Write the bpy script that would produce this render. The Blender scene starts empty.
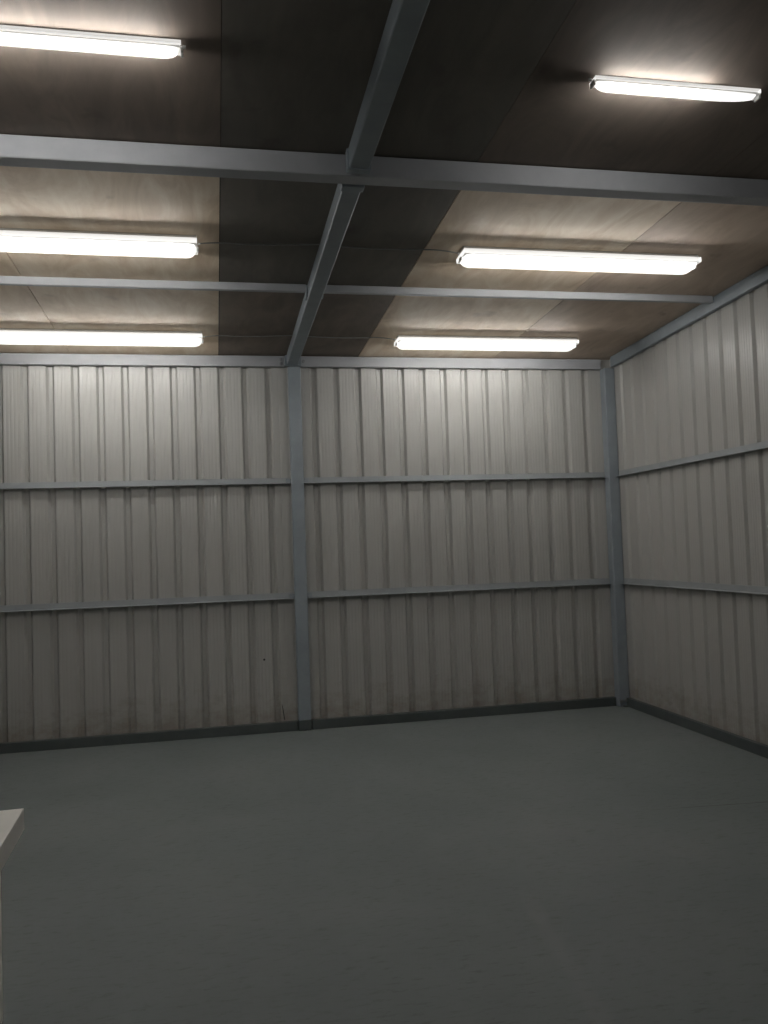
import bpy, bmesh, math, random
from mathutils import Vector, Matrix
random.seed(7)
S = bpy.context.scene
COL = S.collection

# ------------------------------------------------------------------ room data (metres)
YB = 7.04            # front plane of the steel on the back wall
YP = 7.090           # inner face of the back wall sheets
XR = 3.576           # front plane of the steel on the right wall
XP = 3.616           # inner face of the right wall sheets
XL = -2.30           # inner face of the left wall sheets (outside the frame)
YF = -1.60           # inner face of the wall behind the camera
SL = 0.0399          # roof slope
def zr(y):           # underside of the rafters
    return 3.066 + SL * (YB - y)
def zc(y):           # underside of the plywood
    return zr(y) + 0.098
TILT = -math.atan(SL)

# ------------------------------------------------------------------ materials
def mat(name):
    m = bpy.data.materials.new(name); m.use_nodes = True
    nt = m.node_tree
    b = nt.nodes['Principled BSDF']
    return m, nt, b
def ramp(nt, src, stops):
    r = nt.nodes.new('ShaderNodeValToRGB')
    el = r.color_ramp.elements
    while len(el) < len(stops): el.new(0.5)
    for e, (p, c) in zip(el, stops):
        e.position = p; e.color = (*c, 1) if len(c) == 3 else c
    nt.links.new(src, r.inputs[0]); return r
def coords(nt, scale=(1, 1, 1), loc=(0, 0, 0), rot=(0, 0, 0)):
    g = nt.nodes.new('ShaderNodeNewGeometry'); mp = nt.nodes.new('ShaderNodeMapping')
    mp.inputs['Scale'].default_value = scale; mp.inputs['Location'].default_value = loc
    mp.inputs['Rotation'].default_value = rot
    nt.links.new(g.outputs['Position'], mp.inputs['Vector']); return mp.outputs[0]
def noise(nt, vec, scale, detail=4, rough=0.55, dist=0.0):
    n = nt.nodes.new('ShaderNodeTexNoise'); n.inputs['Scale'].default_value = scale
    n.inputs['Detail'].default_value = detail; n.inputs['Roughness'].default_value = rough
    n.inputs['Distortion'].default_value = dist
    nt.links.new(vec, n.inputs['Vector']); return n.outputs['Fac']
def mix(nt, fac, a, b, mode='MIX'):
    m = nt.nodes.new('ShaderNodeMix'); m.data_type = 'RGBA'; m.blend_type = mode
    for sock, v in ((m.inputs[0], fac), (m.inputs[6], a), (m.inputs[7], b)):
        if hasattr(v, 'is_linked') or hasattr(v, 'links'): nt.links.new(v, sock)
        elif isinstance(v, (int, float)): sock.default_value = v
        else: sock.default_value = (*v, 1)
    return m.outputs[2]
def bump(nt, b, h, strength, dist=0.002):
    n = nt.nodes.new('ShaderNodeBump'); n.inputs['Strength'].default_value = strength
    n.inputs['Distance'].default_value = dist
    nt.links.new(h, n.inputs['Height']); nt.links.new(n.outputs[0], b.inputs['Normal'])
def math_node(nt, op, a, b=None, clamp=False):
    m = nt.nodes.new('ShaderNodeMath'); m.operation = op; m.use_clamp = clamp
    for i, v in enumerate((a, b)):
        if v is None: continue
        if isinstance(v, (int, float)): m.inputs[i].default_value = v
        else: nt.links.new(v, m.inputs[i])
    return m.outputs[0]

def cladding_mat():
    m, nt, b = mat('painted_sheet_metal')
    v = coords(nt)
    n1 = noise(nt, coords(nt, (1.0, 1.0, 0.35)), 1.3, 5)
    base = ramp(nt, n1, [(0.3, (0.402, 0.398, 0.378)), (0.7, (0.435, 0.431, 0.41))]).outputs[0]
    # fine vertical streaks of dust running down the sheet
    n2 = noise(nt, coords(nt, (60, 60, 1.2)), 1.0, 3)
    st = ramp(nt, n2, [(0.35, (0.965, 0.965, 0.96)), (0.6, (1, 1, 1))]).outputs[0]
    c = mix(nt, 1.0, base, st, 'MULTIPLY')
    # brown splashed dirt in ragged patches low on the wall
    sep = nt.nodes.new('ShaderNodeSeparateXYZ'); nt.links.new(v, sep.inputs[0])
    z = sep.outputs[2]
    n3 = noise(nt, coords(nt, (3.0, 3.0, 5.0)), 2.2, 8, 0.7)
    f = math_node(nt, 'SUBTRACT', math_node(nt, 'MULTIPLY', n3, 1.0), math_node(nt, 'MULTIPLY', z, 0.9))
    f = ramp(nt, f, [(0.22, (0, 0, 0)), (0.52, (0.5, 0.5, 0.5))]).outputs[0]
    c = mix(nt, f, c, (0.20, 0.155, 0.10))
    nt.links.new(c, b.inputs['Base Color'])
    b.inputs['Roughness'].default_value = 0.34
    b.inputs['Specular IOR Level'].default_value = 0.45
    bump(nt, b, noise(nt, coords(nt, (1, 1, 0.5)), 9, 3), 0.12, 0.004)
    return m

def steel_mat(name='blue_grey_steel_paint', col=(0.25, 0.285, 0.312), col2=(0.288, 0.325, 0.352), rough=0.45):
    m, nt, b = mat(name)
    n1 = noise(nt, coords(nt), 6, 6, 0.6)
    c = ramp(nt, n1, [(0.35, col), (0.65, col2)]).outputs[0]
    n2 = noise(nt, coords(nt, loc=(3, 1, 2)), 34, 4, 0.7)
    w = ramp(nt, n2, [(0.70, (0, 0, 0)), (0.76, (0.6, 0.6, 0.6))]).outputs[0]
    c = mix(nt, w, c, (col[0] * 0.55, col[1] * 0.5, col[2] * 0.48))
    nt.links.new(c, b.inputs['Base Color']); b.inputs['Roughness'].default_value = rough
    bump(nt, b, noise(nt, coords(nt), 40, 3), 0.15, 0.002)
    return m

def ply_mat(name, dark, seed):
    m, nt, b = mat(name)
    v = coords(nt, (1, 1, 1), (seed, seed * 2, 0))
    # broad rotary cut figure, stretched along y
    n1 = noise(nt, coords(nt, (2.6, 0.9, 1), (seed, 0, 0), (0, 0, 0.2)), 1.6, 6, 0.6, 1.6)
    n2 = noise(nt, coords(nt, (26, 2.2, 1), (seed, 3, 0), (0, 0, 0.12)), 1.2, 5, 0.65, 0.6)
    if dark == 2:
        st = [(0.25, (0.140, 0.128, 0.112)), (0.5, (0.172, 0.156, 0.136)), (0.75, (0.205, 0.184, 0.158))]
    elif dark == 1:  # brown rear centre sheet, and near sheets with the dimness painted in
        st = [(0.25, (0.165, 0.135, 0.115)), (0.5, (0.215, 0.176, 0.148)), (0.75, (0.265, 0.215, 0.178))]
    elif dark == 3:
        st = [(0.25, (0.46, 0.36, 0.285)), (0.5, (0.56, 0.45, 0.36)), (0.75, (0.66, 0.54, 0.445))]
    else:
        st = [(0.25, (0.60, 0.47, 0.34)), (0.45, (0.73, 0.59, 0.445)), (0.70, (0.87, 0.76, 0.62))]
    c = ramp(nt, n1, st).outputs[0]
    g = ramp(nt, n2, [(0.3, (0.96, 0.955, 0.945)), (0.6, (1, 1, 1))]).outputs[0]
    c = mix(nt, 1.0, c, g, 'MULTIPLY')
    n3 = noise(nt, v, 3.2, 3, 0.5, 0.4)
    k = ramp(nt, n3, [(0.64, (0, 0, 0)), (0.74, (0.35, 0.35, 0.35))]).outputs[0]
    c = mix(nt, k, c, (0.26, 0.17, 0.11) if not dark else (0.06, 0.045, 0.035))
    nt.links.new(c, b.inputs['Base Color']); b.inputs['Roughness'].default_value = 0.72
    b.inputs['Specular IOR Level'].default_value = 0.25
    bump(nt, b, n2, 0.1, 0.001)
    return m

def floor_mat():
    m, nt, b = mat('painted_concrete')
    n1 = noise(nt, coords(nt), 0.8, 7, 0.6, 0.4)
    c = ramp(nt, n1, [(0.3, (0.142, 0.161, 0.161)), (0.52, (0.164, 0.184, 0.183)), (0.72, (0.188, 0.204, 0.203))]).outputs[0]
    # trowel drag marks, short and roughly across the room
    n2 = noise(nt, coords(nt, (5, 17, 1), (0, 0, 0), (0, 0, 0.24)), 2.6, 8, 0.75, 0.3)
    t = ramp(nt, n2, [(0.34, (0.70, 0.70, 0.70)), (0.47, (1, 1, 1)), (0.62, (1.0, 1.0, 1.0)), (0.74, (1.12, 1.12, 1.1))]).outputs[0]
    c = mix(nt, 1.0, c, t, 'MULTIPLY')
    # scattered dark pits and pale scuffs
    n3 = noise(nt, coords(nt, (1.6, 3.0, 1)), 24, 5, 0.8)
    p = ramp(nt, n3, [(0.68, (0, 0, 0)), (0.73, (0.55, 0.55, 0.55))]).outputs[0]
    c = mix(nt, p, c, (0.05, 0.055, 0.055))
    n4 = noise(nt, coords(nt, loc=(9, 4, 0)), 42, 2, 0.5)
    p2 = ramp(nt, n4, [(0.74, (0, 0, 0)), (0.78, (0.5, 0.5, 0.5))]).outputs[0]
    c = mix(nt, p2, c, (0.24, 0.25, 0.245))
    # one long pale drag mark and a hairline crack in the paint
    def streak(x0, y0, x1, y1, w, soft, colr, amt, c):
        L = math.hypot(x1 - x0, y1 - y0); ux, uy = (x1 - x0) / L, (y1 - y0) / L
        g = nt.nodes.new('ShaderNodeNewGeometry'); sp = nt.nodes.new('ShaderNodeSeparateXYZ'); nt.links.new(g.outputs['Position'], sp.inputs[0])
        dx = math_node(nt, 'SUBTRACT', sp.outputs[0], x0); dy = math_node(nt, 'SUBTRACT', sp.outputs[1], y0)
        al = math_node(nt, 'ADD', math_node(nt, 'MULTIPLY', dx, ux), math_node(nt, 'MULTIPLY', dy, uy))
        ac = math_node(nt, 'ABSOLUTE', math_node(nt, 'SUBTRACT', math_node(nt, 'MULTIPLY', dx, -uy), math_node(nt, 'MULTIPLY', dy, -ux)))
        wob = math_node(nt, 'MULTIPLY', math_node(nt, 'SUBTRACT', noise(nt, coords(nt), 5, 4), 0.5), w * 1.6)
        a = math_node(nt, 'DIVIDE', math_node(nt, 'SUBTRACT', w, math_node(nt, 'ADD', ac, wob)), soft, True)
        e = math_node(nt, 'MULTIPLY', math_node(nt, 'DIVIDE', al, 0.3, True), math_node(nt, 'DIVIDE', math_node(nt, 'SUBTRACT', L, al), 0.3, True))
        return mix(nt, math_node(nt, 'MULTIPLY', math_node(nt, 'MULTIPLY', a, e), amt), c, colr)
    c = streak(1.27, 3.55, 1.10, 2.1, 0.045, 0.03, (0.235, 0.245, 0.24), 0.22, c)
    c = streak(2.30, 4.31, 3.35, 4.20, 0.006, 0.004, (0.03, 0.03, 0.03), 0.7, c)
    nt.links.new(c, b.inputs['Base Color'])
    b.inputs['Roughness'].default_value = 0.6
    b.inputs['Specular IOR Level'].default_value = 0.35
    bump(nt, b, n2, 0.35, 0.004)
    return m

def plain(name, col, rough=0.5, metal=0.0, spec=0.5, var=0.06):
    m, nt, b = mat(name)
    n = noise(nt, coords(nt), 14, 4)
    lo = tuple(x * (1 - var) for x in col); hi = tuple(min(1, x * (1 + var)) for x in col)
    nt.links.new(ramp(nt, n, [(0.35, lo), (0.65, hi)]).outputs[0], b.inputs['Base Color'])
    b.inputs['Roughness'].default_value = rough; b.inputs['Metallic'].default_value = metal
    b.inputs['Specular IOR Level'].default_value = spec
    return m

TUBE_L = 104.0
def tube_mat(name='fluorescent_tube', L=TUBE_L):
    m = bpy.data.materials.new(name); m.use_nodes = True
    nt = m.node_tree; nt.nodes.clear()
    e = nt.nodes.new('ShaderNodeEmission'); e.inputs[0].default_value = (1.0, 0.985, 0.955, 1); e.inputs[1].default_value = L
    o = nt.nodes.new('ShaderNodeOutputMaterial'); nt.links.new(e.outputs[0], o.inputs[0]); return m
def cover_mat(name='prismatic_diffuser', glow=3.4, cover=0.2):
    """clear ribbed cover: mostly see-through, itself glowing softly from the tube inside"""
    m = bpy.data.materials.new(name); m.use_nodes = True
    nt = m.node_tree; nt.nodes.clear()
    tr = nt.nodes.new('ShaderNodeBsdfTransparent'); tr.inputs[0].default_value = (1, 1, 1, 1)
    e = nt.nodes.new('ShaderNodeEmission'); e.inputs[0].default_value = (1.0, 0.985, 0.955, 1); e.inputs[1].default_value = glow
    x = nt.nodes.new('ShaderNodeMixShader'); x.inputs[0].default_value = cover
    nt.links.new(tr.outputs[0], x.inputs[1]); nt.links.new(e.outputs[0], x.inputs[2])
    o = nt.nodes.new('ShaderNodeOutputMaterial'); nt.links.new(x.outputs[0], o.inputs[0]); return m

M = dict(rail=steel_mat('mid_grey_steel_paint', (0.30, 0.322, 0.335), (0.345, 0.367, 0.38)), backing=plain('dark_brown_backing', (0.05, 0.04, 0.03), 0.9), clad=cladding_mat(), steel=steel_mat(), pale=steel_mat('pale_grey_steel_paint', (0.365, 0.375, 0.395), (0.41, 0.42, 0.44)), ply=ply_mat('pale_plywood', 0, 2.0), ply_dark=ply_mat('dark_stained_plywood', 2, 5.0), ply_mid=ply_mat('brown_and_dimmed_plywood', 1, 8.0), ply_rosy=ply_mat('reddish_plywood', 3, 11.0),
         floor=floor_mat(), skirt=steel_mat('dark_green_grey_paint', (0.062, 0.074, 0.074), (0.075, 0.088, 0.087), 0.5),
         tube=tube_mat(), cover=cover_mat(), tube_slim=tube_mat('slim_fluorescent_tube', 78.0), white=plain('white_enamel', (0.78, 0.78, 0.76), 0.35),
         cap=plain('white_plastic', (0.7, 0.7, 0.68), 0.4), lam=plain('white_laminate', (0.88, 0.85, 0.79), 0.42, var=0.02),
         bolt=plain('galvanised_bolt', (0.34, 0.35, 0.36), 0.35, 0.8), cable=plain('grey_cable', (0.33, 0.33, 0.32), 0.5),
         black=plain('dark_gap', (0.02, 0.02, 0.02), 0.9), rubber=plain('black_plastic', (0.02, 0.02, 0.02), 0.6))

# ------------------------------------------------------------------ mesh helpers
def box(bm, x0, x1, y0, y1, z0, z1, slope=False):
    vs = []
    for z in (z0, z1):
        for y in (y0, y1):
            for x in (x0, x1):
                vs.append(bm.verts.new((x, y, z + (SL * (YB - y) if slope else 0))))
    for f in ((0, 2, 3, 1), (4, 5, 7, 6), (0, 1, 5, 4), (2, 6, 7, 3), (1, 3, 7, 5), (0, 4, 6, 2)):
        bm.faces.new([vs[i] for i in f])
    return vs
def extrude_profile(bm, pts, axis, a0, a1, fz=None):
    """closed 2D outline pts run along an axis ('x','y' or 'z')"""
    rings = []
    for a in (a0, a1):
        r = []
        for u, w in pts:
            if axis == 'x': p = (a, u, w)
            elif axis == 'y': p = (u, a, w + (fz(a) if fz else 0))
            else: p = (u, w, a)
            r.append(bm.verts.new(p))
        rings.append(r)
    n = len(pts)
    for i in range(n):
        bm.faces.new((rings[0][i], rings[0][(i + 1) % n], rings[1][(i + 1) % n], rings[1][i]))
    bm.faces.new(list(reversed(rings[0]))); bm.faces.new(rings[1])
def cyl(bm, c, axis, r, h, seg=12, r2=None):
    r2 = r if r2 is None else r2
    axis = Vector(axis).normalized(); q = Vector((0, 0, 1)).rotation_difference(axis).to_matrix().to_4x4()
    bmesh.ops.create_cone(bm, cap_ends=True, segments=seg, radius1=r, radius2=r2, depth=h, matrix=Matrix.Translation(c) @ q)
def obj(name, bm, m, parent=None, bevel=0.0, seg=2, origin=None, smooth=False):
    bmesh.ops.recalc_face_normals(bm, faces=bm.faces)
    me = bpy.data.meshes.new(name)
    if origin is not None:
        bmesh.ops.translate(bm, verts=bm.verts, vec=-Vector(origin))
    bm.to_mesh(me); bm.free()
    for x in (m if isinstance(m, (list, tuple)) else [m]): me.materials.append(x)
    if smooth:
        for p in me.polygons: p.use_smooth = True
    o = bpy.data.objects.new(name, me); COL.objects.link(o)
    if origin is not None: o.location = origin
    if parent is not None:
        o.parent = parent
    if bevel:
        b = o.modifiers.new('bevel', 'BEVEL'); b.width = bevel; b.segments = seg; b.limit_method = 'ANGLE'; b.angle_limit = 0.6
        b.harden_normals = False
    return o
def tag(o, label=None, cat=None, group=None, kind=None):
    for k, v in (('label', label), ('category', cat), ('group', group), ('kind', kind)):
        if v: o[k] = v
    return o
def empty(name, loc, rot=(0, 0, 0)):
    o = bpy.data.objects.new(name, None); COL.objects.link(o); o.location = loc; o.rotation_euler = rot
    o.empty_display_size = 0.1
    return o
def B(): return bmesh.new()

# ------------------------------------------------------------------ profiled cladding
RW = 0.066                      # width of a rib opening
def section(u0, u1, lefts, depth=0.032, w=RW, slant=0.018):
    """(u, depth) polyline: flat pans carrying shallow stiffening grooves between deep narrow ribs"""
    pts = [(u0, 0.0)]; prev = u0
    def pan(a, b):
        n = 4; L = b - a
        if L < 0.06: return
        for i in range(n):
            c = a + L * (i + 0.75) / (n + 0.5)
            for du, dd in ((-0.007, 0), (-0.003, 0.0008), (0.003, 0.0008), (0.007, 0)):
                pts.append((c + du, dd))
    for e in sorted(lefts):
        if e <= u0 + 0.01 or e + w >= u1 - 0.01: continue
        pan(prev, e)
        pts.extend([(e, 0.0), (e + slant, depth), (e + w - slant, depth), (e + w, 0.0)])
        prev = e + w
    pan(prev, u1); pts.append((u1, 0.0))
    return pts
def clad(name, pts, place, z0, ztop):
    bm = B(); lo = []; hi = []
    nz = 1
    for u, d in pts:
        x, y = place(u, d)
        lo.append(bm.verts.new((x, y, z0))); hi.append(bm.verts.new((x, y, ztop(x, y))))
    for i in range(len(pts) - 1):
        bm.faces.new((lo[i], lo[i + 1], hi[i + 1], hi[i]))
    o = obj(name, bm, M['clad'])
    s = o.modifiers.new('thickness', 'SOLIDIFY'); s.thickness = 0.0015; s.offset = 0
    return tag(o, kind='structure')

left_ribs = [-1.701 + 0.1945 * i for i in range(-3, 12)]
right_ribs = [0.827 + 0.1926 * i for i in range(0, 14)]
wb = clad('wall_back', section(XL, XP, left_ribs + right_ribs), lambda u, d: (u, YP + d), 0.0, lambda x, y: zc(YP) + 0.004)
wr = clad('wall_right', section(YF, YP, [6.895 - RW - 0.1877 * i for i in range(0, 46)], depth=0.020, slant=0.017), lambda u, d: (XP + d, u), 0.0, lambda x, y: zc(y) + 0.003)
wl = clad('wall_left', section(YF, YP, [6.86 - RW - 0.19 * i for i in range(0, 45)]), lambda u, d: (XL - d, u), 0.0, lambda x, y: zc(y) + 0.003)
wf = clad('wall_front', section(XL, XP, [XL + 0.12 + 0.19 * i for i in range(0, 31)]), lambda u, d: (u, YF - d), 0.0, lambda x, y: zc(YF) + 0.003)
# lapped sheet edge, puncture and split seen on the back wall
bm = B(); box(bm, 0.309, 0.314, YP - 0.0035, YP - 0.0005, 0.08, 3.06); obj('lapped_sheet_edge', bm, M['clad'], wb)
bm = B(); cyl(bm, (0.373, YP - 0.001, 0.60), (0, 1, 0), 0.009, 0.003, 9); obj('screw_hole', bm, M['black'], wb)
bm = B()
pp = [(0.506, 0.235), (0.512, 0.19), (0.525, 0.09), (0.532, 0.09), (0.519, 0.185)]
r0 = [bm.verts.new((x, YP - 0.002, z)) for x, z in pp]; r1 = [bm.verts.new((x, YP + 0.001, z)) for x, z in pp]
bm.faces.new(r0); bm.faces.new(list(reversed(r1)))
for i in range(5): bm.faces.new((r0[i], r0[(i + 1) % 5], r1[(i + 1) % 5], r1[i]))
obj('split', bm, M['black'], wb)

# ------------------------------------------------------------------ floor
bm = B(); box(bm, XL - 0.1, XP + 0.1, YF - 0.1, YP + 0.1, -0.12, 0.0)
tag(obj('floor', bm, M['floor']), kind='structure')

# ------------------------------------------------------------------ plywood ceiling: sheets butted with narrow open joints
bm = B()
xs = [XL - 0.08, -1.118, 0.067, 1.256, 2.485, XP + 0.08]
ys = [YF - 0.08, 0.45, 2.10, 3.74, 5.37, YP + 0.06]
g = 0.0028
for j in range(len(ys) - 1):
    for i in range(len(xs) - 1):
        g = 0.0012 if j < 3 else 0.0028
        v = box(bm, xs[i] + g, xs[i + 1] - g, ys[j] + g, ys[j + 1] - g, 0, 0.018)
        for q in v: q.co.z += zc(q.co.y)
        k = (3 if j == 4 else 1) if i == 2 else (3 if j < 3 else (4 if i == 4 else 0))  # near sheets off centre: darker ply colour stands in for dimmer light
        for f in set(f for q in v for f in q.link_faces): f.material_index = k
v = box(bm, XL - 0.1, XP + 0.1, YF - 0.1, YP + 0.1, 0.019, 0.06)
for q in v: q.co.z += zc(q.co.y)
for f in set(f for q in v for f in q.link_faces): f.material_index = 2
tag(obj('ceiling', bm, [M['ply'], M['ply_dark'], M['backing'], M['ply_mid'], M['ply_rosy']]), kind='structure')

# ------------------------------------------------------------------ skirting angle (setting)
CXL, CXR = 0.640, 0.746      # centre column
bm = B()
def skirt_x(x0, x1): box(bm, x0, x1, YB, YP + 0.0, 0.0, 0.078)
skirt_x(XL, CXL - 0.004); skirt_x(CXR + 0.006, 3.505)
tag(obj('baseboard_back', bm, M['skirt'], bevel=0.004), kind='structure')
bm = B(); box(bm, XR, XP, YF, 6.985, 0.0, 0.078)
tag(obj('baseboard_right', bm, M['skirt'], bevel=0.004), kind='structure')
bm = B(); box(bm, XL, XL + 0.04, YF, 7.035, 0.0, 0.078)
tag(obj('baseboard_left', bm, M['skirt'], bevel=0.004), kind='structure')

# ------------------------------------------------------------------ steel frame
def bolt(parent, c, axis, r=0.012, h=0.012, washer=True):
    bm = B(); cyl(bm, c, axis, r, h, 6)
    a = Vector(axis).normalized()
    if washer: cyl(bm, Vector(c) - a * h * 0.35, axis, r * 1.5, 0.003, 16)
    cyl(bm, Vector(c) + a * h * 0.7, axis, r * 0.5, 0.008, 10)
    return obj('bolt', bm, M['bolt'], parent)

# centre column
col = empty('steel_column', (0.693, YP - 0.03, 0))
tag(col, 'blue-grey steel column standing at the middle of the back wall', 'column', 'steel columns of the building frame')
def child(name, bm, m, root, **k):
    """world-space mesh made a child of root without moving it"""
    o = obj(name, bm, m, None, **k); o.parent = root
    o.matrix_parent_inverse = Matrix.LocRotScale(root.location, root.rotation_euler, None).inverted(); return o
def cbolt(root, *a, **k):
    o = bolt(None, *a, **k); o.parent = root
    o.matrix_parent_inverse = Matrix.LocRotScale(root.location, root.rotation_euler, None).inverted(); return o
bm = B(); box(bm, CXL, CXR, YB - 0.012, YP - 0.002, 0.085, 3.066); child('shaft', bm, M['steel'], col, bevel=0.006)
bm = B(); box(bm, CXL - 0.001, CXR + 0.001, YB - 0.016, YP - 0.002, 0.0, 0.085); child('painted_foot', bm, M['skirt'], col, bevel=0.005)
for zz in (2.086, 1.115):                                   # rail cleats each side of the shaft
    for sx in (-1, 1):
        bm = B()
        xc = CXL - 0.022 if sx < 0 else CXR + 0.022
        box(bm, xc - 0.021, xc + 0.021, YB + 0.012, YP - 0.004, zz - 0.015, zz + 0.022)
        child('cleat', bm, M['steel'], col, bevel=0.002)

# corner column
cor = empty('steel_column', (3.57, 7.03, 0))
tag(cor, 'blue-grey steel column standing in the corner where two clad walls meet', 'column', 'steel columns of the building frame')
bm = B(); box(bm, 3.512, 3.612, 6.99, YP - 0.004, 0.0, 3.066); child('shaft', bm, M['steel'], cor, bevel=0.007)
for c in ((3.578, 6.984, 0.055), (3.528, 6.984, 0.05)):
    cbolt(cor, c, (0, -1, 0), 0.013, 0.014)
bm = B(); box(bm, 3.545, 3.608, 6.955, 6.989, 0.0, 0.012); child('base_plate', bm, M['skirt'], cor, bevel=0.002)

# back-wall rails and right-wall rails: steel angles
def angle_x(bm, x0, x1, z):
    t = 0.006
    pts = [(YB, z), (YB, z + t), (YP - 0.003 - t, z + t), (YP - 0.003 - t, z + 0.052), (YP - 0.003, z + 0.052), (YP - 0.003, z)]
    extrude_profile(bm, pts, 'x', x0, x1)
def angle_y(bm, y0, y1, z):
    t = 0.006
    pts = [(XR, z), (XR, z + t), (XP - 0.003 - t, z + t), (XP - 0.003 - t, z + 0.052), (XP - 0.003, z + 0.052), (XP - 0.003, z)]
    extrude_profile(bm, pts, 'y', y0, y1)
for z, zn in ((2.068, 'upper'), (1.097, 'lower')):
    for x0, x1, side in ((XL + 0.05, CXL - 0.006, 'left'), (CXR + 0.008, 3.508, 'right')):
        bm = B(); angle_x(bm, x0, x1, z)
        o = obj('wall_rail', bm, M['rail'], bevel=0.0015, origin=((x0 + x1) / 2, YP - 0.01, z))
        tag(o, '%s steel angle rail across the back wall, %s of the centre column' % (zn, side), 'rail', 'horizontal rails on the cladding')
    bm = B(); angle_y(bm, YF + 0.05, 6.985, z)
    o = obj('wall_rail', bm, M['rail'], bevel=0.0015, origin=(XP - 0.01, 3.0, z))
    tag(o, '%s steel angle rail running along the right-hand wall' % zn, 'rail', 'horizontal rails on the cladding')

# eaves beams, one per bay
def bxe(x0, x1, label, bolts):
    r = empty('eaves_beam', ((x0 + x1) / 2, YP - 0.02, 3.066))
    tag(r, label, 'beam', 'eaves beams on top of the back wall')
    bm = B(); box(bm, x0, x1, YB, YP - 0.004, 3.064, 3.155); child('web', bm, M['pale'], r, bevel=0.005)
    for c in bolts: cbolt(r, c, (0, -1, 0), 0.010, 0.012)
bxe(XL + 0.05, 0.612, 'pale steel eaves beam topping the back wall, left of the centre column', [(0.585, YB - 0.006, 3.125), (0.585, YB - 0.006, 3.088)])
bxe(0.752, 3.508, 'pale steel eaves beam topping the back wall, right of the centre column', [(0.772, YB - 0.006, 3.11)])

# main cross beam and light purlin
mb = empty('ceiling_beam', (0.65, 3.74, 3.21))
tag(mb, 'large box-section steel beam crossing the ceiling in front, nearest beam', 'beam')
ZB = zr(3.70) - 0.006
bm = B(); box(bm, XL + 0.02, XP - 0.07, 3.672, 3.764, ZB, zc(3.767) - 0.001); child('box_section', bm, M['pale'], mb, bevel=0.006)
pur = empty('ceiling_purlin', (0.65, 5.36, 3.2))
tag(pur, 'slim steel purlin crossing the ceiling between second and third lamp rows', 'beam')
PZ = zc(5.36) - 0.052
for x0, x1 in ((XL + 0.02, 0.622), (0.728, XP - 0.06)):
    bm = B(); box(bm, x0, x1, 5.342, 5.378, PZ, zc(5.379) - 0.001); child('section', bm, M['pale'], pur, bevel=0.004)

# rafters
def rafter(x0, x1, y0, y1, label, plates=()):
    r = empty('roof_rafter', ((x0 + x1) / 2, (y0 + y1) / 2, zr((y0 + y1) / 2)))
    tag(r, label, 'rafter', 'rafters under the plywood ceiling')
    bm = B(); box(bm, x0, x1, y0, y1, 3.066, 3.066 + 0.096, slope=True)
    child('box_section', bm, M['steel'], r, bevel=0.008, seg=4)
    for (py, th, ex) in plates:
        bm = B(); box(bm, x0 - ex, x1 + ex, py - th, py + th, 3.060, 3.066 + 0.09, slope=True)
        child('end_plate', bm, M['steel'], r, bevel=0.003)
    return r
far = rafter(0.629, 0.722, 3.778, 6.99, 'central steel rafter from the main beam back to the centre column', plates=((3.805, 0.026, 0.008),))
near = rafter(0.629, 0.722, YF + 0.02, 3.658, 'central steel rafter running overhead in front of the main beam', plates=((3.633, 0.022, 0.008),))
bm = B(); box(bm, 0.612, 0.752, 6.99, YB - 0.001, 3.062, 3.150); child('seat_plate', bm, M['steel'], far, bevel=0.004)
for c in ((0.655, 6.985, 3.082), (0.700, 6.985, 3.082)):
    cbolt(far, c, (0, -1, 0), 0.009, 0.012)
bm = B(); box(bm, 0.617, 0.628, 5.33, 5.41, 3.075, 3.15, slope=True); child('cleat', bm, M['steel'], far, bevel=0.002)
bm = B(); box(bm, 0.723, 0.738, 5.39, 5.42, 3.09, 3.13, slope=True); child('cleat', bm, M['steel'], far, bevel=0.002)
edge = rafter(XR - 0.005, XP - 0.004, YF + 0.02, 6.985, 'steel rafter along the top of the right-hand wall')

# ------------------------------------------------------------------ lamps
def diffuser_bm(L, hw, dep, tip=0.05):
    """half-round cover with rounded, drawn-in ends"""
    bm = B(); rings = []; n = 14; e = 0.05
    for t in [0, .06, .18, .38, .68, 1.0]:
        rings.append((-L / 2 + e * t, math.sqrt(max(0.0, 1 - (1 - t) ** 2)) * 0.82 + 0.18))
    rings += [(L / 2 - (x + L / 2) * tip / e, s) for x, s in reversed(rings)]
    vr = []
    for x, s in rings:
        r = []
        for i in range(n + 1):
            a = math.pi * i / n
            cy = -math.cos(a); cz = math.sin(a)
            cy = math.copysign(abs(cy) ** 0.75, cy); cz = cz ** 0.75
            r.append(bm.verts.new((x, cy * hw * (0.55 + 0.45 * s), -cz * dep * s)))
        vr.append(r)
    for a, b in zip(vr, vr[1:]):
        for i in range(n): bm.faces.new((a[i], a[i + 1], b[i + 1], b[i]))
    bm.faces.new(vr[0]); bm.faces.new(list(reversed(vr[-1])))
    return bm
LIP = -0.042
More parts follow.
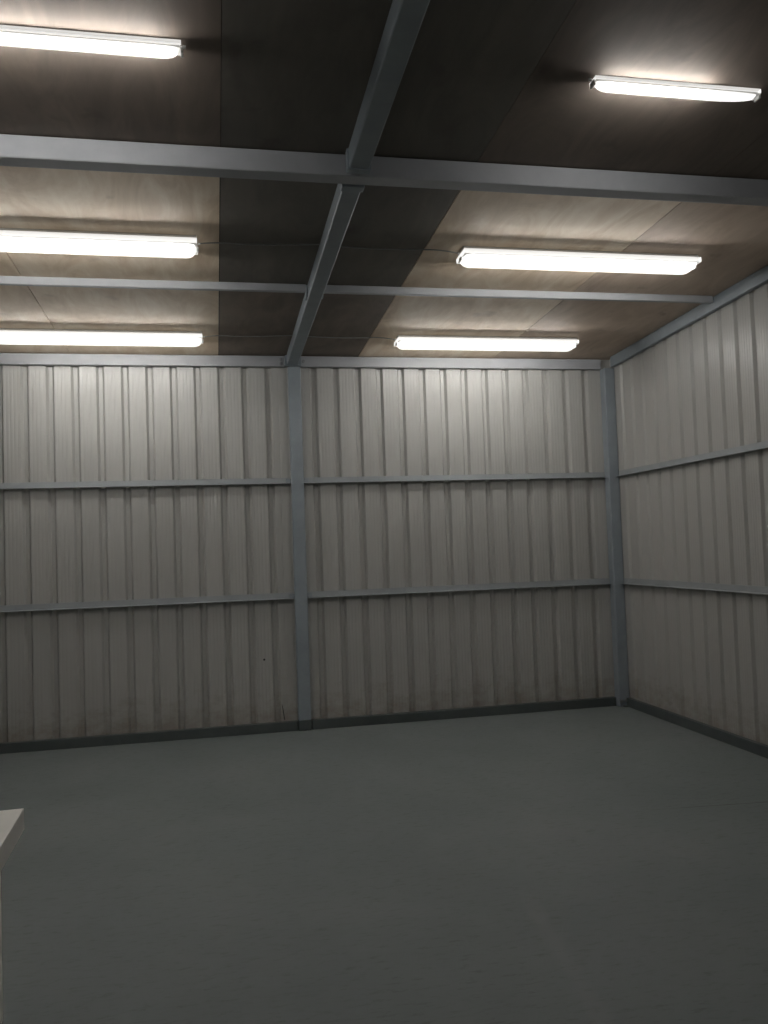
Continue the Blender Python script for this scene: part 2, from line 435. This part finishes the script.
def make_lamp(L, hw=0.084, LIP=-0.056, dep=0.040, tube_r=0.0075, drop=0.022, slim=False, tip=0.05):
    r = empty('ceiling_lamp', (0, 0, 0))
    bm = B(); full = hw; hw = hw - 0.013
    pts = [(-hw + 0.012, -0.001), (hw - 0.012, -0.001), (hw, LIP + 0.012), (hw, LIP), (-hw, LIP), (-hw, LIP + 0.012)]
    extrude_profile(bm, pts, 'x', -L / 2, L / 2)
    obj('housing', bm, M['white'], r, bevel=0.002)
    d = diffuser_bm(L - 0.02, full - 0.006, dep, tip)
    bmesh.ops.translate(d, verts=d.verts, vec=(0, 0, LIP - 0.0005))
    top = LIP + min(0.030, -LIP - 0.006)              # straight rim of the cover clipping up over the tray
    q = [[d.verts.new((sx * (L / 2 + 0.004), sy * full, z)) for sx, sy in ((-1, -1), (1, -1), (1, 1), (-1, 1))] for z in (LIP, top)]
    for i in range(4): d.faces.new((q[0][i], q[0][(i + 1) % 4], q[1][(i + 1) % 4], q[1][i]))
    obj('diffuser', d, M['cover'], r)
    bm = B(); cyl(bm, (-(tip - 0.05) / 2, 0, LIP - drop), (1, 0, 0), tube_r, L - 0.11 - (tip - 0.05), 8); obj('tube', bm, M['tube_slim' if slim else 'tube'], r, smooth=False)
    for s in (-1, 1):
        bm = B(); box(bm, s * (L / 2 + 0.005) - 0.004, s * (L / 2 + 0.005) + 0.005, -0.018, 0.018, LIP - 0.016, LIP + 0.006)
        obj('end_clip', bm, M['cap'], r, bevel=0.002)
        bm = B(); cyl(bm, (s * (L / 2 + 0.014), 0.0, LIP * 0.45), (1, 0, 0), 0.006, 0.012, 12)
        obj('cable_gland', bm, M['cap'], r)
    return r
def dup(root):
    c = root.copy(); COL.objects.link(c)
    for ch in list(root.children):
        d = ch.copy(); COL.objects.link(d); d.parent = c; d.matrix_parent_inverse = ch.matrix_parent_inverse.copy()
    return c
LL = 1.525
proto = make_lamp(LL)
XA, XB = -0.060 - LL / 2, 1.476 + LL / 2
Y1, Y2, Y3 = 2.985, 4.70, 6.47
spots = [(XB, Y2, 'right-hand lit batten lamp of the middle row, between beam and purlin'),
         (XA, Y2, 'left-hand lit batten lamp of the middle row, between beam and purlin'),
         (XB - 0.01, Y3, 'right-hand lit batten lamp of the back row, just before the back wall'),
         (XA, Y3, 'left-hand lit batten lamp of the back row, just before the back wall'),
         (-0.078 - LL / 2, Y1, 'slim left-hand lit batten lamp nearest the camera, cut by the top left of the picture')]
slimlamp = make_lamp(LL, hw=0.030, LIP=-0.026, dep=0.030, drop=0.016, tube_r=0.009, slim=True)
for i, (x, y, lab) in enumerate(spots):
    o = proto if i == 0 else (slimlamp if i == 4 else dup(proto))
    o.location = (x, y, zc(y)); o.rotation_euler = (TILT, 0, 0)
    tag(o, lab, 'lamp', 'batten lamps under the plywood ceiling')
short = make_lamp(0.72, hw=0.028, LIP=-0.022, dep=0.030, drop=0.016, tube_r=0.009, slim=True, tip=0.22)
short.location = (1.512 + 0.36, Y1, zc(Y1)); short.rotation_euler = (TILT, 0, 0)
tag(short, 'short slim lit batten lamp at top right, nearer than the main beam', 'lamp', 'batten lamps under the plywood ceiling')

# ------------------------------------------------------------------ surface cables between lamps and rafter
def cable(pts, label):
    cu = bpy.data.curves.new('lamp_cable', 'CURVE'); cu.dimensions = '3D'; cu.bevel_depth = 0.0035; cu.bevel_resolution = 3
    s = cu.splines.new('NURBS'); s.points.add(len(pts) - 1); s.use_endpoint_u = True; s.order_u = 4
    for p, q in zip(s.points, pts): p.co = (*q, 1)
    cu.materials.append(M['cable'])
    tmp = bpy.data.objects.new('tmp', cu); COL.objects.link(tmp)
    dg = bpy.context.evaluated_depsgraph_get(); dg.update()
    me = bpy.data.meshes.new_from_object(tmp.evaluated_get(dg)); me.name = 'lamp_cable'
    bpy.data.objects.remove(tmp)
    o = bpy.data.objects.new('lamp_cable', me); COL.objects.link(o)
    return tag(o, label, 'cable', 'thin cables feeding the lamps')
def run(x0, x1, y, wob):
    n = 7; out = []
    for i in range(n + 1):
        t = i / n; x = x0 + (x1 - x0) * t
        yy = y + wob * math.sin(t * 5.1 + x0)
        dz = -0.006 - 0.010 * math.sin(math.pi * t) 
        out.append((x, yy, zc(yy) + dz))
    return out
def ends(pts, lamp_first, y):
    lampz = zc(y) - 0.024
    k = 0 if lamp_first else -1
    pts[k] = (pts[k][0], y, lampz)
    return pts
for y, row in ((Y2, 'middle'), (Y3, 'back')):
    a = ends(run(-0.045, 0.627, y, 0.008), True, y)
    b = ends(run(0.724, 1.460, y, 0.008), False, y)
    cable(a, 'thin grey cable from the left lamp of the %s row to the rafter' % row)
    cable(b, 'thin grey cable from the rafter to the right lamp of the %s row' % row)

# ------------------------------------------------------------------ white table, corner at the left edge of the frame
TX, TY, TZ = -0.645, 2.992, 0.680
tb = empty('white_table', (TX - 0.45, TY - 0.70, 0))
tag(tb, 'thick-topped white laminate table, one corner at the lower left edge', 'table')
bm = B(); box(bm, TX - 0.90, TX, TY - 1.40, TY, TZ - 0.070, TZ); child('tabletop', bm, M['lam'], tb, bevel=0.0025)
for sx in (0, 1):
    for sy in (0, 1):
        x1 = TX - 0.073 if sx == 0 else TX - 0.90 + 0.123
        y1 = TY - 0.004 if sy == 0 else TY - 1.40 + 0.054
        bm = B(); box(bm, x1 - 0.05, x1, y1 - 0.05, y1, 0.008, TZ - 0.0705); lg = child('leg', bm, M['lam'], tb, bevel=0.002)
        bm = B(); cyl(bm, (x1 - 0.012, y1 - 0.012, 0.004), (0, 0, 1), 0.010, 0.008, 12)
        f = obj('foot_glide', bm, M['rubber'], lg)   # same space as its leg

# swing the table slightly about its visible corner
ang = 0.045
piv = Vector((TX, TY, 0)); off = tb.location - piv
tb.location = piv + Matrix.Rotation(ang, 3, 'Z') @ off; tb.rotation_euler = (0, 0, ang)

# ------------------------------------------------------------------ world, camera, colour
w = bpy.data.worlds.new('World'); S.world = w; w.use_nodes = True
w.node_tree.nodes['Background'].inputs[0].default_value = (0.02, 0.022, 0.025, 1)
w.node_tree.nodes['Background'].inputs[1].default_value = 0.2

f_px, pitch, roll, yaw = 834.54, 0.042587, -0.035238, 0.200221
F = Vector((math.sin(yaw) * math.cos(pitch), math.cos(yaw) * math.cos(pitch), math.sin(pitch)))
R0 = Vector((math.cos(yaw), -math.sin(yaw), 0)); U0 = R0.cross(F)
R = math.cos(roll) * R0 + math.sin(roll) * U0
U = -math.sin(roll) * R0 + math.cos(roll) * U0
cd = bpy.data.cameras.new('camera'); cam = bpy.data.objects.new('camera', cd); COL.objects.link(cam)
cd.sensor_fit = 'VERTICAL'; cd.sensor_height = 32.0; cd.lens = f_px * 32.0 / 1024; cd.clip_start = 0.02
cam.matrix_world = Matrix(((R.x, U.x, -F.x, 0), (R.y, U.y, -F.y, 0), (R.z, U.z, -F.z, 1.5), (0, 0, 0, 1)))
S.camera = cam
vs = S.view_settings
vs.view_transform = 'Standard'; vs.look = 'None'; vs.gamma = 1.0; vs.exposure = 0.0; vs.use_curve_mapping = False
